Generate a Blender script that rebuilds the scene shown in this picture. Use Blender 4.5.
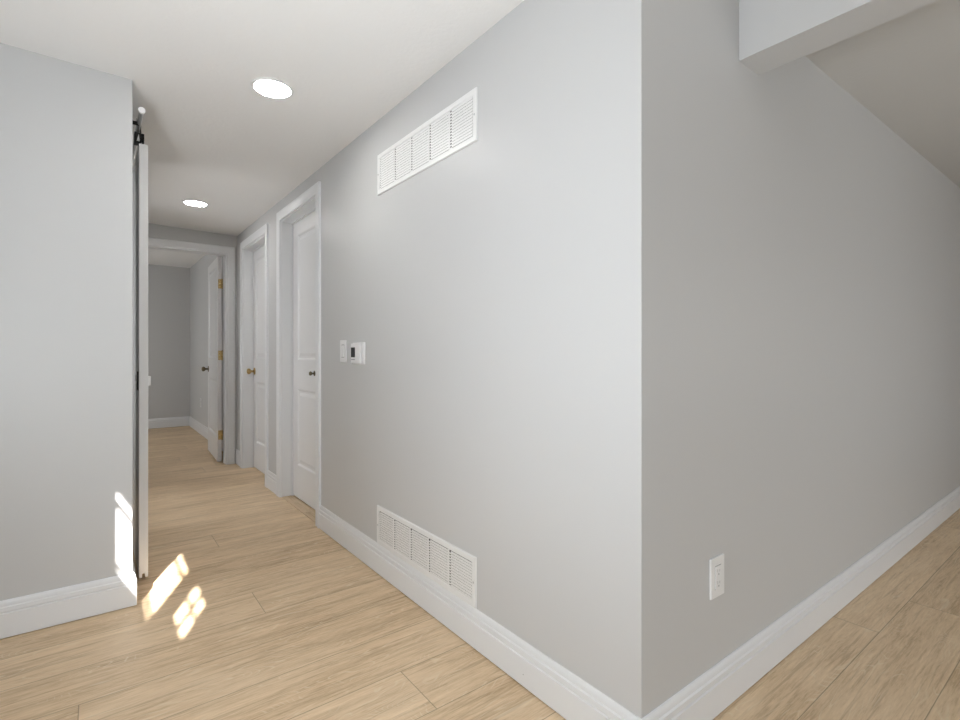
import bpy, bmesh, math, random
from mathutils import Vector
for o in list(bpy.data.objects): bpy.data.objects.remove(o)
C = bpy.context.scene.collection
S = bpy.context.scene
PI = math.pi
H = 2.26            # wall height; the ceiling surface is a little lower and not quite level
CZ = [(-0.9, 2.246), (-0.28, 2.237), (0.13, 2.231), (1.106, 2.213), (1.70, 2.195), (2.113, 2.195), (4.83, 2.232), (6.7, 2.25)]
def cz(x):
    for (a, za), (b, zb) in zip(CZ, CZ[1:]):
        if x <= b: return za+(zb-za)*(x-a)/(b-a)
    return CZ[-1][1]
X0 = 1.106          # face of the hall wall with the two doors
Y0 = 0.771          # face of the wall running off to the right
YL = 2.60           # face of the left wall
YE = 5.35           # wall at the end of the hall
XL = 0.13           # left side of the hall
WT = 0.115          # wall thickness

# ------------------------------------------------------------------ camera
cam = bpy.data.cameras.new('camera'); cam_o = bpy.data.objects.new('camera', cam); C.objects.link(cam_o)
cam_o.location = (0, 0, 1.07)
cam_o.rotation_euler = (PI/2, 0, -math.atan2(386, 505))
cam.sensor_width = 36; cam.lens = 505/960*36
cam.shift_y = -6.5/960
cam.clip_start = 0.02
S.camera = cam_o

# ------------------------------------------------------------------ light and exposure
S.view_settings.view_transform = 'Standard'; S.view_settings.look = 'None'
S.view_settings.gamma = 1; S.view_settings.use_curve_mapping = False
S.view_settings.exposure = 0.22
w = bpy.data.worlds.new('sky'); S.world = w; w.use_nodes = True
w.node_tree.nodes['Background'].inputs[0].default_value = (0.75, 0.87, 1, 1)
w.node_tree.nodes['Background'].inputs[1].default_value = 1.0

def area(name, loc, direction, sx, sy, power, col=(1, 1, 1), spread=180):
    l = bpy.data.lights.new(name, 'AREA'); l.shape = 'RECTANGLE'; l.size = sx; l.size_y = sy
    l.energy = power; l.color = col; l.spread = math.radians(spread)
    o = bpy.data.objects.new(name, l); C.objects.link(o); o.location = loc
    o.rotation_euler = Vector(direction).to_track_quat('-Z', 'Y').to_euler()
    return o
sun = bpy.data.lights.new('sun', 'SUN'); sun.energy = 24; sun.angle = math.radians(0.45); sun.color = (1, 0.965, 0.92)
sun_o = bpy.data.objects.new('sun', sun); C.objects.link(sun_o); sun_o.location = (-3, -4, 4)
sun_o.rotation_euler = Vector((0.42, 0.91, -0.714)).to_track_quat('-Z', 'Y').to_euler()
# lamp added inside the room, below the high window, standing in for its daylight
area('window_fill', (-0.60, 0.60, 0.98), (1.0, 0.34, 0.55), 0.32, 0.50, 24.5, (0.92, 0.965, 1))
# unseen fill lamps added in the near room, behind and right of the camera
area('room_fill', (2.3, -3.0, 0.85), (0.0, 1, -0.10), 2.6, 1.4, 33, (0.90, 0.955, 1), 155)
area('room_fill_side', (5.9, -2.4, 1.3), (-1, 0.35, 0), 1.2, 1.2, 10, (1, 0.97, 0.93))
area('side_room_fill', (-0.72, 4.2, 1.25), (1, 0, 0.05), 1.0, 1.4, 9, (0.98, 0.99, 1))  # unseen fill lamp added to brighten the hall through the side opening
area('back_room_fill', (-1.3, 7.0, 1.3), (1, 0, -0.1), 1.2, 1.2, 16, (0.97, 0.99, 1))  # unseen fill lamp added to light the far room

# ------------------------------------------------------------------ materials
def new_mat(name):
    m = bpy.data.materials.new(name); m.use_nodes = True
    nt = m.node_tree; return m, nt, nt.nodes['Principled BSDF']
def node(nt, t, **k):
    n = nt.nodes.new(t)
    for a, b in k.items(): setattr(n, a, b)
    return n
def paint(name, col, rough=0.5, bump=0.02, scale=220, var=0.015, spec=0.5, dist=0.001):
    m, nt, b = new_mat(name)
    tc = node(nt, 'ShaderNodeTexCoord')
    n1 = node(nt, 'ShaderNodeTexNoise'); n1.inputs['Scale'].default_value = scale; n1.inputs['Detail'].default_value = 3
    n2 = node(nt, 'ShaderNodeTexNoise'); n2.inputs['Scale'].default_value = 1.3
    nt.links.new(tc.outputs['Object'], n1.inputs['Vector']); nt.links.new(tc.outputs['Object'], n2.inputs['Vector'])
    mx = node(nt, 'ShaderNodeMix', data_type='RGBA')
    mx.inputs[6].default_value = (*[c*(1-var) for c in col], 1); mx.inputs[7].default_value = (*[min(1, c*(1+var)) for c in col], 1)
    nt.links.new(n2.outputs[0], mx.inputs[0]); nt.links.new(mx.outputs[2], b.inputs['Base Color'])
    bp = node(nt, 'ShaderNodeBump'); bp.inputs['Strength'].default_value = bump; bp.inputs['Distance'].default_value = dist
    nt.links.new(n1.outputs[0], bp.inputs['Height']); nt.links.new(bp.outputs[0], b.inputs['Normal'])
    b.inputs['Roughness'].default_value = rough; b.inputs['Specular IOR Level'].default_value = spec
    return m
def metal(name, col, rough):
    m, nt, b = new_mat(name)
    tc = node(nt, 'ShaderNodeTexCoord'); n = node(nt, 'ShaderNodeTexNoise'); n.inputs['Scale'].default_value = 60
    nt.links.new(tc.outputs['Object'], n.inputs['Vector'])
    r = node(nt, 'ShaderNodeMapRange'); r.inputs[3].default_value = rough*0.85; r.inputs[4].default_value = rough*1.15
    nt.links.new(n.outputs[0], r.inputs[0]); nt.links.new(r.outputs[0], b.inputs['Roughness'])
    b.inputs['Base Color'].default_value = (*col, 1); b.inputs['Metallic'].default_value = 1
    return m
M = {}
M['wall'] = paint('grey wall paint', (0.56, 0.562, 0.562), 0.42, 0.10, 160, 0.008, 0.4)
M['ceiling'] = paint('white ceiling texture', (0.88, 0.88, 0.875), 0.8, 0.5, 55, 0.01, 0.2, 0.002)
M['ceiling_dark'] = paint('darker ceiling texture', (0.60, 0.60, 0.59), 0.8, 0.5, 55, 0.01, 0.2, 0.002)  # same texture in a darker base colour, for the part right of the beam
M['trim'] = paint('white semi gloss trim', (0.76, 0.77, 0.785), 0.32, 0.02, 90, 0.006)
M['door'] = paint('white door paint', (0.74, 0.742, 0.745), 0.34, 0.05, 70, 0.006)
M['plastic'] = paint('white plastic', (0.80, 0.80, 0.80), 0.35, 0.0, 50, 0.003)
M['grille'] = paint('white enamelled steel', (0.80, 0.80, 0.795), 0.4, 0.0, 50, 0.003)
M['dark'] = paint('duct shade', (0.02, 0.02, 0.02), 0.8, 0.0, 50, 0.003)
M['grey_plastic'] = paint('grey plastic', (0.30, 0.30, 0.30), 0.5, 0.0, 50, 0.003)
M['screen'] = paint('black display', (0.015, 0.016, 0.018), 0.12, 0.0, 50, 0.003)
M['brass'] = metal('aged brass', (0.50, 0.36, 0.16), 0.28)
M['dark_brass'] = metal('dark antique brass', (0.16, 0.13, 0.08), 0.35)
M['steel'] = metal('brushed steel', (0.55, 0.55, 0.55), 0.35)
M['black_steel'] = metal('black steel', (0.03, 0.03, 0.03), 0.45)

def wood(name, along_x=True, tone=1.0):
    m, nt, b = new_mat(name)
    L = nt.links.new
    tc = node(nt, 'ShaderNodeTexCoord'); sp = node(nt, 'ShaderNodeSeparateXYZ'); L(tc.outputs['Object'], sp.inputs[0])
    def mt(op, a, bb=None, c=None):
        n = node(nt, 'ShaderNodeMath', operation=op)
        for i, v in enumerate((a, bb, c)):
            if v is None: continue
            if isinstance(v, (int, float)): n.inputs[i].default_value = v
            else: L(v, n.inputs[i])
        return n.outputs[0]
    X, Y = (sp.outputs[0], sp.outputs[1]) if along_x else (sp.outputs[1], sp.outputs[0])
    PW, PL = 0.2259, 1.8
    v = mt('DIVIDE', mt('SUBTRACT', Y, 0.383), PW)
    row = mt('FLOOR', v); fv = mt('FRACT', v)
    off = mt('ADD', mt('ADD', mt('MULTIPLY', row, 0.2855505), mt('MULTIPLY', mt('MULTIPLY', row, row), 0.7857771)), 0.92154)
    seams = {8: 0.562, 6: -0.037, 4: 0.82, 1: 2.39, 2: 1.4, 3: 1.6, 5: 1.2, 7: 1.3, 9: 1.25, 10: 1.5, 11: 1.15, 0: 1.0, -1: 2.9, 12: 0.55, 13: 1.2, 14: 0.2, 15: 1.15}
    for k_, x_ in seams.items():      # end joints of the planks that can be seen
        is_row = mt('COMPARE', row, k_, 0.5)
        off = mt('ADD', mt('MULTIPLY', off, mt('SUBTRACT', 1, is_row)), mt('MULTIPLY', is_row, x_/1.8))
    u = mt('SUBTRACT', mt('DIVIDE', X, PL), off)
    col = mt('FLOOR', u); fu = mt('FRACT', u)
    # distance to the seams, in metres
    dv = mt('MULTIPLY', mt('MINIMUM', fv, mt('SUBTRACT', 1, fv)), PW)
    du = mt('MULTIPLY', mt('MINIMUM', fu, mt('SUBTRACT', 1, fu)), PL)
    d = mt('MINIMUM', dv, du)
    seam = node(nt, 'ShaderNodeMapRange', interpolation_type='SMOOTHSTEP')
    seam.inputs[1].default_value = 0.0004; seam.inputs[2].default_value = 0.0022
    L(d, seam.inputs[0])
    idv = node(nt, 'ShaderNodeCombineXYZ'); L(row, idv.inputs[0]); L(col, idv.inputs[1])
    wn = node(nt, 'ShaderNodeTexWhiteNoise', noise_dimensions='2D'); L(idv.outputs[0], wn.inputs['Vector'])
    shift = mt('MULTIPLY', wn.outputs[0], 37.0)
    def grain(sx, sy, detail, rough=0.6, dist=0.0, zoff=0.0):
        cx = node(nt, 'ShaderNodeCombineXYZ')
        L(mt('MULTIPLY', X, sx), cx.inputs[0]); L(mt('MULTIPLY', Y, sy), cx.inputs[1]); L(mt('ADD', shift, zoff), cx.inputs[2])
        n = node(nt, 'ShaderNodeTexNoise'); n.inputs['Scale'].default_value = 1; n.inputs['Detail'].default_value = detail
        n.inputs['Roughness'].default_value = rough; n.inputs['Distortion'].default_value = dist
        L(cx.outputs[0], n.inputs['Vector']); return n.outputs[0]
    g1 = grain(1.5, 8, 5, 0.62, 0.9)            # broad bands
    g2 = grain(13, 150, 5, 0.75, 0.4, 5.0)       # fine pores
    g4 = grain(1.8, 26, 4, 0.62, 1.3, 21.0)      # narrow streaks
    g3 = grain(1.7, 7.0, 2, 0.4, 0.8, 9.0)      # field whose contours make the cathedral figure
    rings = mt('FRACT', mt('MULTIPLY', g3, 26))
    tri = mt('ABSOLUTE', mt('SUBTRACT', rings, 0.5))       # 0 in the middle of a ring
    line = node(nt, 'ShaderNodeMapRange', interpolation_type='SMOOTHSTEP')
    line.inputs[1].default_value = 0.0; line.inputs[2].default_value = 0.16; line.inputs[3].default_value = 1; line.inputs[4].default_value = 0
    L(tri, line.inputs[0])
    brk = grain(5, 30, 2, 0.5, 0, 15.0)
    bm_ = node(nt, 'ShaderNodeMapRange'); bm_.inputs[1].default_value = 0.46; bm_.inputs[2].default_value = 0.62; L(brk, bm_.inputs[0])
    cath = mt('MULTIPLY', line.outputs[0], bm_.outputs[0])
    cr = node(nt, 'ShaderNodeValToRGB'); e = cr.color_ramp.elements
    t = tone
    e[0].position = 0.34; e[0].color = (0.405*t, 0.265*t, 0.142*t, 1)
    e[1].position = 0.66; e[1].color = (0.850*t, 0.665*t, 0.455*t, 1)
    mid = cr.color_ramp.elements.new(0.5); mid.color = (0.690*t, 0.515*t, 0.330*t, 1)
    s = mt('ADD', mt('ADD', mt('MULTIPLY', g1, 0.30), mt('ADD', mt('MULTIPLY', g4, 0.28), mt('MULTIPLY', g2, 0.42))), mt('MULTIPLY', mt('SUBTRACT', wn.outputs[0], 0.5), 0.07))
    L(s, cr.inputs[0])
    g5 = grain(2.6, 75, 3, 0.6, 0.5, 33.0)      # dark hairline streaks
    st_ = node(nt, 'ShaderNodeMapRange', interpolation_type='SMOOTHSTEP'); st_.inputs[1].default_value = 0.54; st_.inputs[2].default_value = 0.68; L(g5, st_.inputs[0])
    m0 = node(nt, 'ShaderNodeMix', data_type='RGBA'); L(mt('MULTIPLY', st_.outputs[0], 0.32), m0.inputs[0]); L(cr.outputs[0], m0.inputs[6]); m0.inputs[7].default_value = (0.29*t, 0.185*t, 0.10*t, 1)
    m1 = node(nt, 'ShaderNodeMix', data_type='RGBA'); L(mt('MULTIPLY', cath, 0.55), m1.inputs[0]); L(m0.outputs[2], m1.inputs[6])
    m1.inputs[7].default_value = (0.80*t, 0.68*t, 0.50*t, 1)
    hi = mt('MULTIPLY', mt('SUBTRACT', 1, seam.outputs[0]), 0.55)
    m2 = node(nt, 'ShaderNodeMix', data_type='RGBA'); L(hi, m2.inputs[0]); L(m1.outputs[2], m2.inputs[6]); m2.inputs[7].default_value = (0.10, 0.065, 0.035, 1)
    L(m2.outputs[2], b.inputs['Base Color'])
    hgt = mt('ADD', mt('ADD', mt('MULTIPLY', seam.outputs[0], 0.6), mt('MULTIPLY', g2, 0.3)), mt('MULTIPLY', cath, 0.15))
    bp = node(nt, 'ShaderNodeBump'); bp.inputs['Strength'].default_value = 0.35; bp.inputs['Distance'].default_value = 0.0012
    L(hgt, bp.inputs['Height']); L(bp.outputs[0], b.inputs['Normal'])
    b.inputs['Roughness'].default_value = 0.48; b.inputs['Specular IOR Level'].default_value = 0.35
    return m
M['floor'] = wood('light oak planks')
M['threshold'] = wood('oak threshold', False, 0.86)

def emit(name, col, st):
    m, nt, b = new_mat(name)
    b.inputs['Emission Color'].default_value = (*col, 1); b.inputs['Emission Strength'].default_value = st
    b.inputs['Base Color'].default_value = (0.9, 0.9, 0.9, 1)
    return m
M['lens'] = emit('lit lens', (1, 0.985, 0.96), 62)
mg, ntg, bg = new_mat('window glass'); bg.inputs['Transmission Weight'].default_value = 1; bg.inputs['Roughness'].default_value = 0.0; bg.inputs['IOR'].default_value = 1.02
M['glass'] = mg

# ------------------------------------------------------------------ mesh helpers
class MB:
    def __init__(s): s.v = []; s.f = []; s.smooth = []
    def add(s, vs, fs, sm=False):
        n = len(s.v); s.v += [tuple(v) for v in vs]; s.f += [[i+n for i in f] for f in fs]; s.smooth += [sm]*len(fs); return s
    def box(s, a, b):
        x0, y0, z0 = a; x1, y1, z1 = b
        return s.add([(x0,y0,z0),(x1,y0,z0),(x1,y1,z0),(x0,y1,z0),(x0,y0,z1),(x1,y0,z1),(x1,y1,z1),(x0,y1,z1)],
                     [(0,3,2,1),(4,5,6,7),(0,1,5,4),(1,2,6,5),(2,3,7,6),(3,0,4,7)])
    def prism(s, poly, z0, z1):
        n = len(poly)
        s.add([(x,y,z0) for x,y in poly]+[(x,y,z1) for x,y in poly],
              [list(range(n))[::-1], list(range(n,2*n))]+[(i,(i+1)%n,n+(i+1)%n,n+i) for i in range(n)])
        return s
    def lathe(s, prof, org=(0,0,0), axis='y', sign=-1, n=32, sx=1.0, sy=1.0):
        """prof: list of (radius, distance along the axis)"""
        vs = []
        for r, d in prof:
            for k in range(n):
                a = 2*PI*k/n; c, q = r*math.cos(a)*sx, r*math.sin(a)*sy
                if axis == 'y': p = (org[0]+c, org[1]+sign*d, org[2]+q)
                elif axis == 'z': p = (org[0]+c, org[1]+q, org[2]+sign*d)
                else: p = (org[0]+sign*d, org[1]+c, org[2]+q)
                vs.append(p)
        fs = []
        for i in range(len(prof)-1):
            for k in range(n):
                a, b2 = i*n+k, i*n+(k+1)%n; fs.append((a, b2, b2+n, a+n))
        fs.append(list(range(n))); fs.append(list(range((len(prof)-1)*n, len(prof)*n))[::-1])
        return s.add(vs, fs, True)
    def build(s, name, mat, parent=None, bevel=0, seg=2):
        me = bpy.data.meshes.new(name); me.from_pydata(s.v, [], s.f); me.materials.append(M[mat])
        bm = bmesh.new(); bm.from_mesh(me); bmesh.ops.recalc_face_normals(bm, faces=bm.faces); bm.to_mesh(me); bm.free()
        for p, q in zip(me.polygons, s.smooth): p.use_smooth = q
        o = bpy.data.objects.new(name, me); C.objects.link(o)
        if parent: o.parent = parent
        if bevel:
            md = o.modifiers.new('bevel', 'BEVEL'); md.width = bevel; md.segments = seg; md.limit_method = 'ANGLE'; md.angle_limit = math.radians(40)
        if any(s.smooth):
            md = o.modifiers.new('edges', 'EDGE_SPLIT'); md.split_angle = math.radians(38)
        return o
def tag(o, label, cat, group=None, kind=None):
    o['label'] = label; o['category'] = cat
    if group: o['group'] = group
    if kind: o['kind'] = kind
    return o
def empty(name, loc, rz=0):
    o = bpy.data.objects.new(name, None); C.objects.link(o); o.location = loc; o.rotation_euler = (0, 0, rz); o.empty_display_size = 0.1
    return o
def copy_tree(o, parent=None):
    c = o.copy(); C.objects.link(c); c.parent = parent
    for ch in [x for x in list(bpy.data.objects) if x.parent == o]: copy_tree(ch, c)
    return c
def struct(name, mb, mat, label, cat, parent=None, bevel=0):
    o = mb.build(name, mat, parent, bevel)
    if not parent: tag(o, label, cat, None, 'structure')
    return o

def sweep(mb, path, prof, first=0, last=None, closed_prof=True):
    """sweep profile (outward, z) along a plan path; the outward side is to the right of travel; neighbours beyond first/last only set the mitres"""
    last = len(path)-1 if last is None else last
    rings = []
    for i in range(first, last+1):
        p = Vector(path[i])
        d0 = (Vector(path[i])-Vector(path[i-1])).normalized() if i > 0 else None
        d1 = (Vector(path[i+1])-Vector(path[i])).normalized() if i < len(path)-1 else None
        if d0 is None: d0 = d1
        if d1 is None: d1 = d0
        n0 = Vector((d0.y, -d0.x)); n1 = Vector((d1.y, -d1.x)); m = n0+n1; m = m/(m.dot(n0))
        rings.append([(p.x+m.x*a, p.y+m.y*a, z) for a, z in prof])
    n = len(prof); vs = [v for r in rings for v in r]; fs = []
    for i in range(len(rings)-1):
        for k in range(n): fs.append((i*n+k, i*n+(k+1)%n, (i+1)*n+(k+1)%n, (i+1)*n+k))
    fs.append(list(range(n))); fs.append(list(range((len(rings)-1)*n, len(rings)*n))[::-1])
    return mb.add(vs, fs)
BASE = [(0,0.0025),(0.0125,0.0025),(0.0145,0.0045),(0.0145,0.093),(0.0105,0.0955),(0.0105,0.0985),(0.0135,0.102),(0.0135,0.116),(0.0095,0.1195),(0.0095,0.124),(0.0085,0.132),(0.0055,0.139),(0.003,0.141),(0,0.141)]
def baseboard(name, path, label, first=0, last=None):
    mb = MB(); sweep(mb, path, BASE, first, last)
    return struct(name, mb, 'trim', label, 'baseboard')

# ------------------------------------------------------------------ the shell
XF, XR, YB, YB2 = -0.80, 6.6, -3.3, 8.55
fl = MB().box((-2.2, YB-0.1, -0.08), (XR+0.1, YB2+0.1, 0))
struct('floor', fl, 'floor', 'light oak plank floor running through hall and room', 'floor')
cp = [p for p in CZ if p[0] <= 1.70]+[(1.70, 2.40), (-0.9, 2.40)]; n = len(cp)
ce = MB().add([(x, YB-0.1, z) for x, z in cp]+[(x, YE+0.05, z) for x, z in cp],
              [list(range(n)), list(range(n, 2*n))[::-1]]+[(i, (i+1)%n, n+(i+1)%n, n+i) for i in range(n)])
struct('ceiling', ce, 'ceiling', 'white lightly textured ceiling over the hall and near room', 'ceiling')
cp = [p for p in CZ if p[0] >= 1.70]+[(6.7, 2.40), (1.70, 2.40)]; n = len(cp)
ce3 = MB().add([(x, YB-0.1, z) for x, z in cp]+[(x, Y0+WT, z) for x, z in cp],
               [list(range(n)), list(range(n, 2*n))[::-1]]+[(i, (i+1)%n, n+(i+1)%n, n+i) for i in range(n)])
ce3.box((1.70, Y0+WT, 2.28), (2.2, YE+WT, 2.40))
struct('ceiling_right', ce3, 'ceiling_dark', 'darker ceiling to the right of the boxed beam', 'ceiling')
ce2 = MB().box((-2.2, YE+0.05, 2.335), (2.2, YB2+0.1, 2.455)).box((-2.2, YE+0.05, H), (2.2, YE+WT, 2.335))
struct('ceiling_back', ce2, 'ceiling', 'ceiling of the dim room beyond the end doorway', 'ceiling')

ND = (3.115, 3.890, 2.062)      # near door opening along y, height
FD = (4.290, 5.085, 2.045)      # far door opening
r = 0.0022
arc = lambda a0, a1, n=4: [(X0+r-r*math.cos(a0+(a1-a0)*i/n), Y0+r-r*math.sin(a0+(a1-a0)*i/n)) for i in range(n+1)]
wh = MB()
wh.prism([(X0, ND[0])]+arc(0, PI/4)+[(X0+WT, Y0+WT), (X0+WT, ND[0])], 0, H)
wh.box((X0, ND[0], ND[2]), (X0+WT, ND[1], H)).box((X0, ND[1], 0), (X0+WT, FD[0], H)).box((X0, FD[0], FD[2]), (X0+WT, FD[1], H)).box((X0, FD[1], 0), (X0+WT, YE, H))
struct('wall_right', wh, 'wall', 'long grey hall wall holding the two closed doors and vents', 'wall')
wf = MB().prism(arc(PI/4, PI/2)+[(XR, Y0), (XR, Y0+WT), (X0+WT, Y0+WT)], 0, H)
struct('wall_front', wf, 'wall', 'shaded grey wall right of the corner with one outlet', 'wall')
wl = MB().prism([(XF, YL), (XL-r, YL), (XL-r*0.3, YL+r*0.3), (XL, YL+r), (XL, 3.15), (XL-0.11, 3.15), (XL-0.11, YL+0.11), (XF, YL+0.11)], 0, H)
wl.box((XL-0.11, 4.62, 0), (XL, YE, H)).box((XL-0.11, 3.15, 2.04), (XL, 4.62, H))  # opening added to let the side-room fill lamp into the hall
struct('wall_left', wl, 'wall', 'grey wall at the left edge ending beside the sliding door', 'wall')
ED = (0.230, 1.021, 2.035)
we = MB().box((-2.1, YE, 0), (ED[0], YE+WT, H)).box((ED[1], YE, 0), (1.9, YE+WT, H)).box((ED[0], YE, ED[2]), (ED[1], YE+WT, H))
struct('wall_end', we, 'wall', 'grey wall at hall end around the open doorway', 'wall')
struct('wall_back', MB().box((-2.1, YB2, 0), (1.25, YB2+0.1, 2.335)), 'wall', 'far grey wall of the room seen through doorway', 'wall')
struct('wall_back_right', MB().box((1.130, YE+WT, 0), (1.25, YB2, 2.335)), 'wall', 'right grey wall of the far room behind the open door', 'wall')
struct('wall_back_left', MB().box((-2.1, YE+WT, 0), (-2.0, YB2, 2.335)), 'wall', 'left wall of the far room', 'wall')
struct('wall_light_seal', MB().box((1.9, Y0+WT, 0), (2.0, YE+WT, H)), 'wall', 'unseen wall added behind the hall doors to seal out sky light', 'wall')  # unseen wall added so sky light cannot leak under the doors
struct('wall_rear', MB().box((XF-0.1, YB-0.1, 0), (XR+0.1, YB, H)), 'wall', 'rear wall of the near room', 'wall')
struct('wall_far_right', MB().box((XR, YB, 0), (XR+0.1, Y0+WT, H)), 'wall', 'far right wall of the near room', 'wall')
# left outer wall with the high basement window
W1 = (0.30, 0.71, 1.64, 1.985); W2 = (-0.14, 0.10, 1.79, 1.985)
wo = MB().box((XF-0.1, YB, 0), (XF, YE+WT, 1.60)).box((XF-0.1, YB, 1.60), (XF, -0.42, H)).box((XF-0.1, 0.76, 1.60), (XF, YE+WT, H))  # lengthened past the left wall to block sun from the side room
struct('wall_outer', wo, 'wall', 'outer left wall with the high basement window', 'wall')
# window frame flush with the inner face: two lights with thin muntins
wn = MB()
xa, xb = XF-0.012, XF
top = 2.24; A = (0.285, 0.70, 1.652, 2.000); B = (-0.150, 0.098, 1.805, 2.015)
wn.box((xa, -0.42, 1.60), (xb, 0.76, A[2])).box((xa, -0.42, B[3]), (xb, A[0], top)).box((xa, A[0], A[3]), (xb, 0.76, top)).box((xa, A[1], A[2]), (xb, 0.76, A[3]))
wn.box((xa, B[1], A[2]), (xb, A[0], B[3])).box((xa, -0.42, A[2]), (xb, B[0], B[3])).box((xa, B[0], A[2]), (xb, B[1], B[2]))
wn.box((xa, A[0], 1.935), (xb, A[1], 1.948)).box((xa, A[0], 1.680), (xb, A[1], 1.688))
wn.box((xa, -0.0385, B[2]), (xb, -0.0295, B[3])).box((xa, B[0], 1.916), (xb, B[1], 1.925))
struct('window_1', wn, 'trim', 'high white basement window on the outer left wall', 'window')

# dropped beam
bmb = MB().box((1.620, YB, 1.995), (1.757, Y0, H))
struct('beam', bmb, 'wall', 'boxed grey ceiling beam coming off the right wall', 'beam')

# baseboards
hp = [(X0+4, Y0), (X0, Y0), (X0, ND[0]-0.068)]
hp = hp[::-1]     # travel towards the camera, then right: outward side to the right
bb = baseboard('baseboard_right', hp, 'white baseboard under the hall vent, running to the corner', 0, 1)
MB().lathe([(0.0016, 0.0), (0.0016, 0.0006)], (X0-0.0145, 1.20, 0.043), 'x', -1, 12).build('nail_hole', 'grey_plastic', bb)
baseboard('baseboard_front', [(X0, Y0+1), (X0, Y0), (XR, Y0)], 'white baseboard along the shaded right wall', 1, 2)
baseboard('baseboard_middle', [(X0, FD[0]-0.066), (X0, ND[1]+0.066)], 'short white baseboard between the two closed doors')
baseboard('baseboard_corner', [(ED[1]+0.075, YE), (X0, YE), (X0, FD[1]+0.066)], 'tiny white baseboard in the hall end corner')
baseboard('baseboard_left', [(XF, YL), (XL, YL), (XL, 3.15)], 'white baseboard on the left wall with a sunlit end')
baseboard('baseboard_back', [(-2.0, YB2), (1.13, YB2), (1.13, YE+WT)], 'white baseboard in the far room', 0, 1)
baseboard('baseboard_back_right', [(-2.0, YB2), (1.13, YB2), (1.13, YE+WT)], 'white baseboard running behind the open far door', 1, 2)
baseboard('baseboard_end', [(XL, YE), (ED[0]-0.075, YE)], 'white baseboard left of the end doorway')

# ------------------------------------------------------------------ door casings (local frame: facing -y, x along the wall)
CAS = [(0.0,0.0),(0.0,0.010),(0.004,0.0125),(0.010,0.0125),(0.013,0.0105),(0.030,0.0125),(0.048,0.0155),(0.060,0.0165),(0.066,0.0150),(0.068,0.012),(0.068,0.0)]
def casing(name, w_, h_, loc, rz, label, depth=WT, stop=0.082, scale=1.0):
    mb = MB(); rv = 0.004
    prof = [(a*scale, b) for a, b in CAS]
    path = [((0+0, 0), (-1, 0)), ((0, h_), (-1, 1)), ((w_, h_), (1, 1)), ((w_, 0), (1, 0))]
    rings = []
    for (px, pz), (mx, mz) in path:
        rings.append([(px+mx*(a-rv) if mx else px, -t, (pz+mz*(a-rv)) if mz else pz) for a, t in prof])
    n = len(prof); vs = [v for q in rings for v in q]; fs = []
    for i in range(3):
        for k in range(n): fs.append((i*n+k, i*n+(k+1)%n, (i+1)*n+(k+1)%n, (i+1)*n+k))
    fs += [list(range(n)), list(range(3*n, 4*n))[::-1]]
    mb.add(vs, fs)
    o = mb.build(name, 'trim'); o.location = loc; o.rotation_euler = (0, 0, rz)
    tag(o, label, 'door casing', None, 'structure')
    t = 0.014
    jb = MB().box((0, 0, 0), (t, depth, h_)).box((w_-t, 0, 0), (w_, depth, h_)).box((t, 0, h_-t), (w_-t, depth, h_))
    jb.build('jamb', 'trim', o)
    if stop:
        s0, s1 = stop-0.012, stop
        st = MB().box((t, s0, 0), (t+0.010, s1, h_-t)).box((w_-t-0.010, s0, 0), (w_-t, s1, h_-t)).box((t+0.010, s0, h_-t-0.010), (w_-t-0.010, s1, h_-t))
        st.build('door_stop', 'trim', o)
    return o
casing('trim_1', ND[1]-ND[0], ND[2], (X0, ND[1], 0), -PI/2, 'white casing framing the nearer closed hall door')
casing('trim_2', FD[1]-FD[0], FD[2], (X0, FD[1], 0), -PI/2, 'white casing framing the farther closed hall door')
casing('trim_3', ED[1]-ED[0], ED[2], (ED[0], YE, 0), 0, 'white casing around the open doorway at hall end', stop=0, scale=1.02)
struct('trim_4', MB().box((X0+0.004, ND[0]+0.014, 0), (X0+0.083, ND[1]-0.014, 0.004)), 'threshold', 'oak threshold strip under the nearer closed door', 'threshold', bevel=0.0015)

# ------------------------------------------------------------------ doors
def leaf(w_, h_, t=0.035, stile=0.105, rails=((0.0, 0.235), (0.80, 1.01), (1.93, None))):
    """local: x 0..w, front face at y=0, back at y=t"""
    mb = MB(); z1 = h_
    rr = [(a, (z1 if b is None else b)) for a, b in rails]
    mb.box((0, 0, 0), (stile, t, h_)).box((w_-stile, 0, 0), (w_, t, h_))
    for a, b in rr: mb.box((stile, 0, a), (w_-stile, t, b))
    for i in range(2):
        z0, z1_ = rr[i][1], rr[i+1][0]
        for side in (0, 1):
            steps = [(0, 0), (0.006, 0.0015), (0.016, 0.009), (0.028, 0.009), (0.050, 0.0025), (0.054, 0.0025)]
            vs, fs = [], []
            for ins, dep in steps:
                y = dep if side == 0 else t-dep
                vs += [(stile+ins, y, z0+ins), (w_-stile-ins, y, z0+ins), (w_-stile-ins, y, z1_-ins), (stile+ins, y, z1_-ins)]
            for k in range(len(steps)-1):
                for q in range(4): fs.append((k*4+q, k*4+(q+1)%4, (k+1)*4+(q+1)%4, (k+1)*4+q))
            e = (len(steps)-1)*4; fs.append((e, e+1, e+2, e+3))
            mb.add(vs, fs)
    return mb
KNOB = [(0.010, 0.006), (0.010, 0.026), (0.013, 0.031), (0.021, 0.037), (0.0265, 0.046), (0.0265, 0.055), (0.021, 0.063), (0.010, 0.067), (0.001, 0.068)]
ROSE = [(0.033, 0.0), (0.033, 0.003), (0.029, 0.0065), (0.018, 0.008), (0.012, 0.010)]
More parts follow.
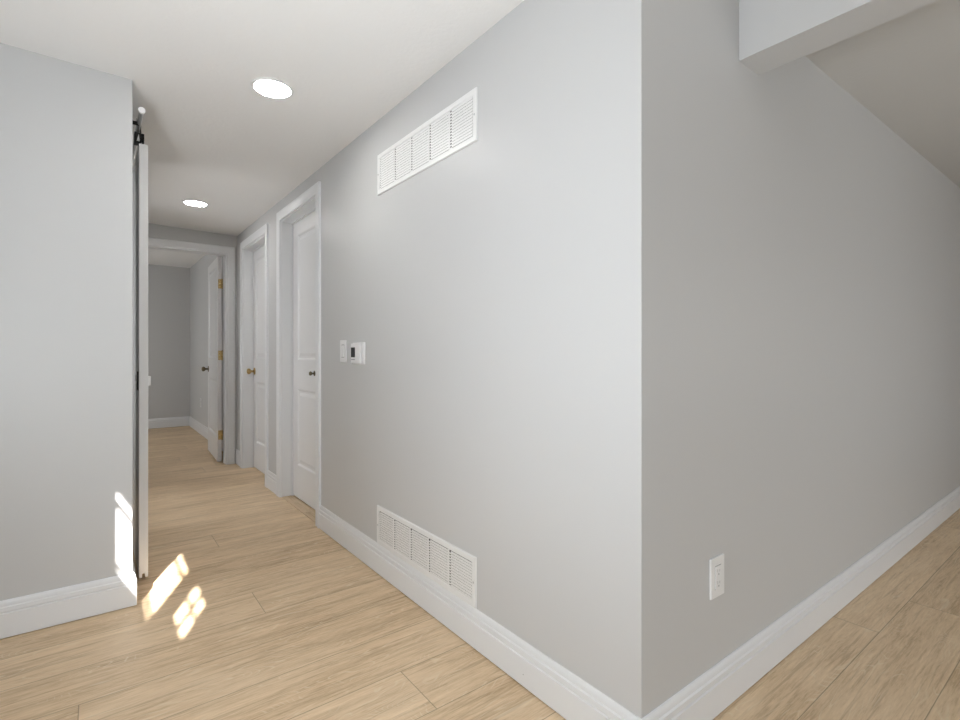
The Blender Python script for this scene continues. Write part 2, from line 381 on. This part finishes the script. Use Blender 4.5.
def knob(parent, x, z, mat='brass', y=0, sign=-1, sc=1.0, name='door_knob'):
    k = MB().lathe([(a*sc, b*sc) for a, b in KNOB], (x, y, z), 'y', sign, 28).build(name, mat, parent)
    MB().lathe([(a*sc, b*sc) for a, b in ROSE], (x, y, z), 'y', sign, 28).build('rosette', mat, k)
    return k
def hinge(parent, x, y, z, mat='brass', leafdir=1):
    hb = MB().lathe([(0.006, 0), (0.006, 0.09)], (x, y, z-0.045), 'z', 1, 16)
    for q in (0.045, -0.051): hb.lathe([(0.004, 0), (0.0045, 0.006)], (x, y, z+q), 'z', 1, 12)
    return hb
G = 0.017
def closed_door(name, y1, w_, h_, label):
    o = leaf(w_-2*G, h_-G-0.012).build(name, 'door')
    o.location = (X0+0.083, y1-G, 0.012); o.rotation_euler = (0, 0, -PI/2)
    tag(o, label, 'door', None, 'structure'); return o
d1 = closed_door('door_1', ND[1], ND[1]-ND[0], ND[2], 'closed white two-panel door, the nearer on the hall wall')
knob(d1, ND[1]-G-3.405, 0.935-0.012, 'dark_brass', sc=0.55)
d2 = closed_door('door_2', FD[1], FD[1]-FD[0], FD[2], 'closed white two-panel door with brass knob, farther along hall')
knob(d2, 0.055, 0.905-0.012, 'brass')
# open door into the far room, hinged on the right jamb
d3 = leaf(0.765, 2.005).build('door_3', 'door')
a = PI/2+0.050
# local x runs from the free edge to the hinge; front face (y=0) faces the camera side (-x)
d3.location = (0.997, 6.240, 0.012); d3.rotation_euler = (0, 0, -a)
tag(d3, 'open white two-panel door at hall end, ajar into far room', 'door', None, 'structure')
knob(d3, 0.060, 0.89, 'dark_brass')
knob(d3, 0.060, 0.89, 'dark_brass', y=0.035, sign=1)
for hz in (1.74, 1.04, 0.26):
    hb = hinge(d3, 0.771, 0.040, hz)
    # plate on the door's edge
    hb.box((0.765, 0.006, hz-0.045), (0.7668, 0.036, hz+0.045))
    ho = hb.build('hinge', 'brass', d3)
    sc = MB()
    for q in (-0.03, 0, 0.03): sc.lathe([(0.0032, 0), (0.0028, 0.0006)], (0.7669, 0.018, hz+q), 'x', 1, 10)
    sc.build('screw', 'steel', ho)

# ------------------------------------------------------------------ sliding barn door with its rail
bd = empty('sliding_door', (0.186, 3.26, 0.014))
tag(bd, 'tall white sliding door seen edge-on beside the left wall', 'sliding door')
x0, x1, yn, yf, zt = -0.018, 0.018, -0.405, 0.405, 2.043
pf = [(x0, 0), (-0.006, 0), (-0.006, 0.018), (0.006, 0.018), (0.006, 0), (x1, 0), (x1, zt), (x0, zt)]
n = len(pf)
slab = MB().add([(x, yn, z) for x, z in pf]+[(x, yf, z) for x, z in pf], [list(range(n)), list(range(n, 2*n))[::-1]]+[(i, (i+1)%n, n+(i+1)%n, n+i) for i in range(n)])
slab.build('door_slab', 'door', bd, 0.0015)
fp = MB()
yc, zc = yn+0.062, 0.925
fp.box((x0-0.0035, yc-0.030, zc-0.045), (x0, yc+0.030, zc+0.045))
fpo = fp.build('flush_pull', 'black_steel', bd, 0.002)
fpo['label'] = 'black flush pull on the wall side'
MB().box((x0-0.010, yc-0.010, zc-0.002), (x0-0.0035, yc+0.010, zc+0.030)).box((x0-0.008, yc-0.006, zc-0.032), (x0-0.0035, yc+0.006, zc-0.014)).build('latch', 'steel', fpo, 0.002)
ed = MB().box((x1, yn+0.020, zc-0.022), (x1+0.012, yn+0.050, zc+0.022))
edo = ed.build('pull_handle', 'plastic', bd, 0.003); edo['label'] = 'small white pull on the hall side'

rl = empty('door_rail', (0.166, 2.66, 2.135))
tag(rl, 'round steel rail above the sliding door, end cap showing', 'door rail')
MB().lathe([(0.0085, 0.0), (0.0085, 1.9)], (0, 0, 0), 'y', 1, 24).build('rail_tube', 'steel', rl)
MB().lathe([(0.0125, -0.008), (0.0135, -0.006), (0.0135, 0.006), (0.0085, 0.008)], (0, 0, 0), 'y', 1, 24).build('end_cap', 'plastic', rl)
for yy in (0.16, 0.95, 1.75):
    MB().lathe([(0.009, 0.0), (0.009, 0.024), (0.016, 0.026), (0.016, 0.036)], (0, yy, 0), 'x', -1, 20).build('standoff', 'black_steel', rl)
for yy in (yn+0.055, yf-0.12):
    st = MB().box((-0.010, yy-0.016, zt), (-0.007, yy+0.016, zt+0.085)).box((-0.014, yy-0.030, zt), (0.012, yy+0.030, zt+0.008))
    st.box((-0.034, yy-0.026, zt+0.014), (-0.010, yy+0.026, zt+0.062)).box((-0.007, yy-0.022, zt+0.030), (0.005, yy+0.022, zt+0.060)).lathe([(0.005, 0), (0.005, 0.030)], (0.0, yy-0.012, zt+0.004), 'z', 1, 12)
    ho = st.build('door_hanger', 'black_steel', bd, 0.001)
    MB().lathe([(0.021, 0.0), (0.021, 0.003), (0.016, 0.006), (0.016, 0.009), (0.021, 0.012), (0.021, 0.015)], (-0.011, yy, zt+0.1145), 'x', -1, 24).build('roller', 'steel', ho)
    MB().add([(-0.026, yy-0.034, zt+0.018), (-0.014, yy-0.034, zt+0.018), (-0.018, yy-0.034, zt+0.052), (-0.026, yy-0.026, zt+0.018), (-0.014, yy-0.026, zt+0.018), (-0.018, yy-0.026, zt+0.052)], [(0,1,2),(5,4,3),(0,3,4,1),(1,4,5,2),(2,5,3,0)]).build('clamp_plate', 'steel', ho)
    MB().box((-0.011, yy-0.010, zt+0.08), (-0.007, yy+0.010, zt+0.112)).build('roller_bracket', 'black_steel', ho)

# ------------------------------------------------------------------ vents
def make_vent(Wd, Ht, nb, up=False):
    root = empty('air_vent', (0, 0, 0))
    fw = 0.024; d = 0.007
    fr = MB()
    # bevelled flange
    o_ = [(0, 0), (Wd, 0), (Wd, Ht), (0, Ht)]
    def ringpts(ins, y): return [(ins, y, ins), (Wd-ins, y, ins), (Wd-ins, y, Ht-ins), (ins, y, Ht-ins)]
    lv = [ringpts(0, 0), ringpts(0.0015, -d*0.8), ringpts(0.004, -d), ringpts(fw-0.003, -d), ringpts(fw, -d+0.003), ringpts(fw, 0)]
    vs = [p for q in lv for p in q]; fs = []
    for k in range(len(lv)-1):
        for q in range(4): fs.append((k*4+q, k*4+(q+1)%4, (k+1)*4+(q+1)%4, (k+1)*4+q))
    fr.add(vs, fs)
    fr.build('vent_frame', 'grille', root)
    MB().box((fw*0.5, -0.0008, fw*0.5), (Wd-fw*0.5, 0.0, Ht-fw*0.5)).build('vent_shade', 'dark', root)  # black sheet in place of the unlit space behind the louvers
    iw = Wd-2*fw; ih = Ht-2*fw; ns = 5; bar = 0.008; hole = 0.012
    pitch = ih/nb
    for s in range(ns):
        a = fw+s*iw/ns; b2 = fw+(s+1)*iw/ns
        mb = MB()
        if s: mb.box((a-bar/2, -d, fw), (a+bar/2, -d+0.003, Ht-fw))
        la = a+(bar/2 if s else 0.002)+hole; lb = b2-(bar/2 if s < ns-1 else 0)
        for k in range(nb):
            z = fw+k*pitch
            # slanted blade, top edge standing proud
            za, zb = (z+pitch-0.0007, z+0.0002) if up else (z+0.0002, z+pitch-0.0007)
            mb.add([(la, -0.0056, zb), (lb, -0.0056, zb), (lb, -d+0.0006, za), (la, -d+0.0006, za),
                    (la, -0.0048, zb), (lb, -0.0048, zb), (lb, -d+0.0014, za), (la, -d+0.0014, za)],
                   [(0,1,2,3),(7,6,5,4),(0,3,7,4),(1,5,6,2),(0,4,5,1),(3,2,6,7)])
            mb.box((la-hole, -d+0.001, z-pitch*0.27), (la+0.0005, -d+0.002, z+pitch*0.27))
        mb.box((la-hole-0.002, -d+0.001, fw), (la-hole, -d+0.003, Ht-fw))
        mb.build('louver_panel', 'grille', root)
    for px in (fw*0.5, Wd-fw*0.5):
        MB().lathe([(0.0042, 0.0), (0.0042, 0.0008), (0.003, 0.0016)], (px, -d, Ht/2), 'y', -1, 14).build('screw', 'steel', root)
    return root
v1 = make_vent(0.806, 0.196, 13)
v1.location = (X0, 2.266, 1.842); v1.rotation_euler = (0, 0, -PI/2)
tag(v1, 'long white louvred air vent high on hall wall near ceiling', 'air vent', 'louvred vents on the hall wall')
v2 = make_vent(0.806, 0.187, 13, True)
v2.location = (X0, 2.272, 0.1415); v2.rotation_euler = (0, 0, -PI/2)
tag(v2, 'long white louvred air vent low on hall wall, above the baseboard', 'air vent', 'louvred vents on the hall wall')

# ------------------------------------------------------------------ thermostat and switch
th = empty('thermostat', (X0, 2.570, 1.010), -PI/2)
tag(th, 'white wall thermostat with small dark display beside the switch', 'thermostat')
MB().box((0.010, -0.007, 0.004), (0.158, 0, 0.118)).build('back_plate', 'plastic', th, 0.003)
body = MB().box((0.014, -0.020, 0.008), (0.128, -0.007, 0.113)).build('body', 'plastic', th, 0.004)
MB().box((0.020, -0.0206, 0.040), (0.070, -0.0198, 0.092)).build('display', 'screen', body)
MB().box((0.022, -0.0210, 0.026), (0.068, -0.0198, 0.030)).build('button', 'grey_plastic', body)

sw = empty('light_switch', (X0, 2.738, 1.022), -PI/2)
tag(sw, 'white wall light switch, left of the thermostat', 'light switch')
MB().box((0, -0.006, 0), (0.086, 0, 0.122)).build('switch_plate', 'plastic', sw, 0.002)
rk = MB()
rk.add([(0.026,-0.006,0.028),(0.060,-0.006,0.028),(0.060,-0.0115,0.030),(0.026,-0.0115,0.030),(0.026,-0.0065,0.094),(0.060,-0.0065,0.094),(0.060,-0.006,0.095),(0.026,-0.006,0.095)],
       [(0,1,2,3),(3,2,5,4),(4,5,6,7),(0,3,4,7),(1,6,5,2),(0,7,6,1)])
rk.build('rocker', 'plastic', sw)
MB().box((0.0235, -0.0064, 0.0255), (0.0625, -0.0055, 0.0975)).build('rocker_surround', 'grey_plastic', sw)

# ------------------------------------------------------------------ outlets
ou = empty('wall_outlet', (1.438, Y0, 0.345))
tag(ou, 'white rectangular wall outlet low on the shaded right wall', 'outlet', 'wall outlets')
MB().box((0, -0.0062, 0), (0.078, 0, 0.119)).build('outlet_plate', 'plastic', ou, 0.002)
ins = MB().box((0.0225, -0.0088, 0.026), (0.0555, -0.006, 0.093)).build('receptacle', 'plastic', ou, 0.001)
MB().box((0.0210, -0.0065, 0.0245), (0.0570, -0.006, 0.0945)).build('receptacle_gap', 'grey_plastic', ou)
sl = MB()
for zc2 in (0.042, 0.077):
    sl.box((0.0320, -0.0091, zc2-0.002), (0.0336, -0.0087, zc2+0.007)).box((0.0436, -0.0091, zc2-0.002), (0.0452, -0.0087, zc2+0.006))
    sl.lathe([(0.0026, 0), (0.0026, 0.0004)], (0.0390, -0.0087, zc2-0.008), 'y', -1, 12)
sl.build('slots', 'grey_plastic', ins)
for zc2 in (0.012, 0.107): MB().lathe([(0.003, 0), (0.0026, 0.0008)], (0.039, -0.0062, zc2), 'y', -1, 12).build('screw', 'plastic', ou)
o2 = copy_tree(ou)
o2.location = (1.13, 7.62, 0.355); o2.rotation_euler = (0, 0, -PI/2)
o2['label'] = 'small white outlet in the far room behind the open door'

# ------------------------------------------------------------------ recessed lights
dl = empty('ceiling_light', (0.616, 2.289, cz(0.616)+0.001))
tag(dl, 'round lit recessed ceiling light, the nearer and larger one', 'ceiling light', 'recessed ceiling lights')
MB().lathe([(0.0915, 0.0), (0.0915, 0.002), (0.088, 0.006), (0.080, 0.007), (0.0775, 0.004), (0.0775, 0.0)], (0, 0, 0), 'z', -1, 64).build('trim_ring', 'plastic', dl)
MB().lathe([(0.0772, 0.0045), (0.076, 0.0062), (0.055, 0.0078), (0.001, 0.0085)], (0, 0, 0), 'z', -1, 64).build('lens', 'lens', dl)
dl.scale = (0.95, 0.95, 1)
dl2 = copy_tree(dl); dl2.location = (0.618, 4.395, cz(0.618)+0.001)
dl2['label'] = 'round lit recessed ceiling light deeper in the hall'
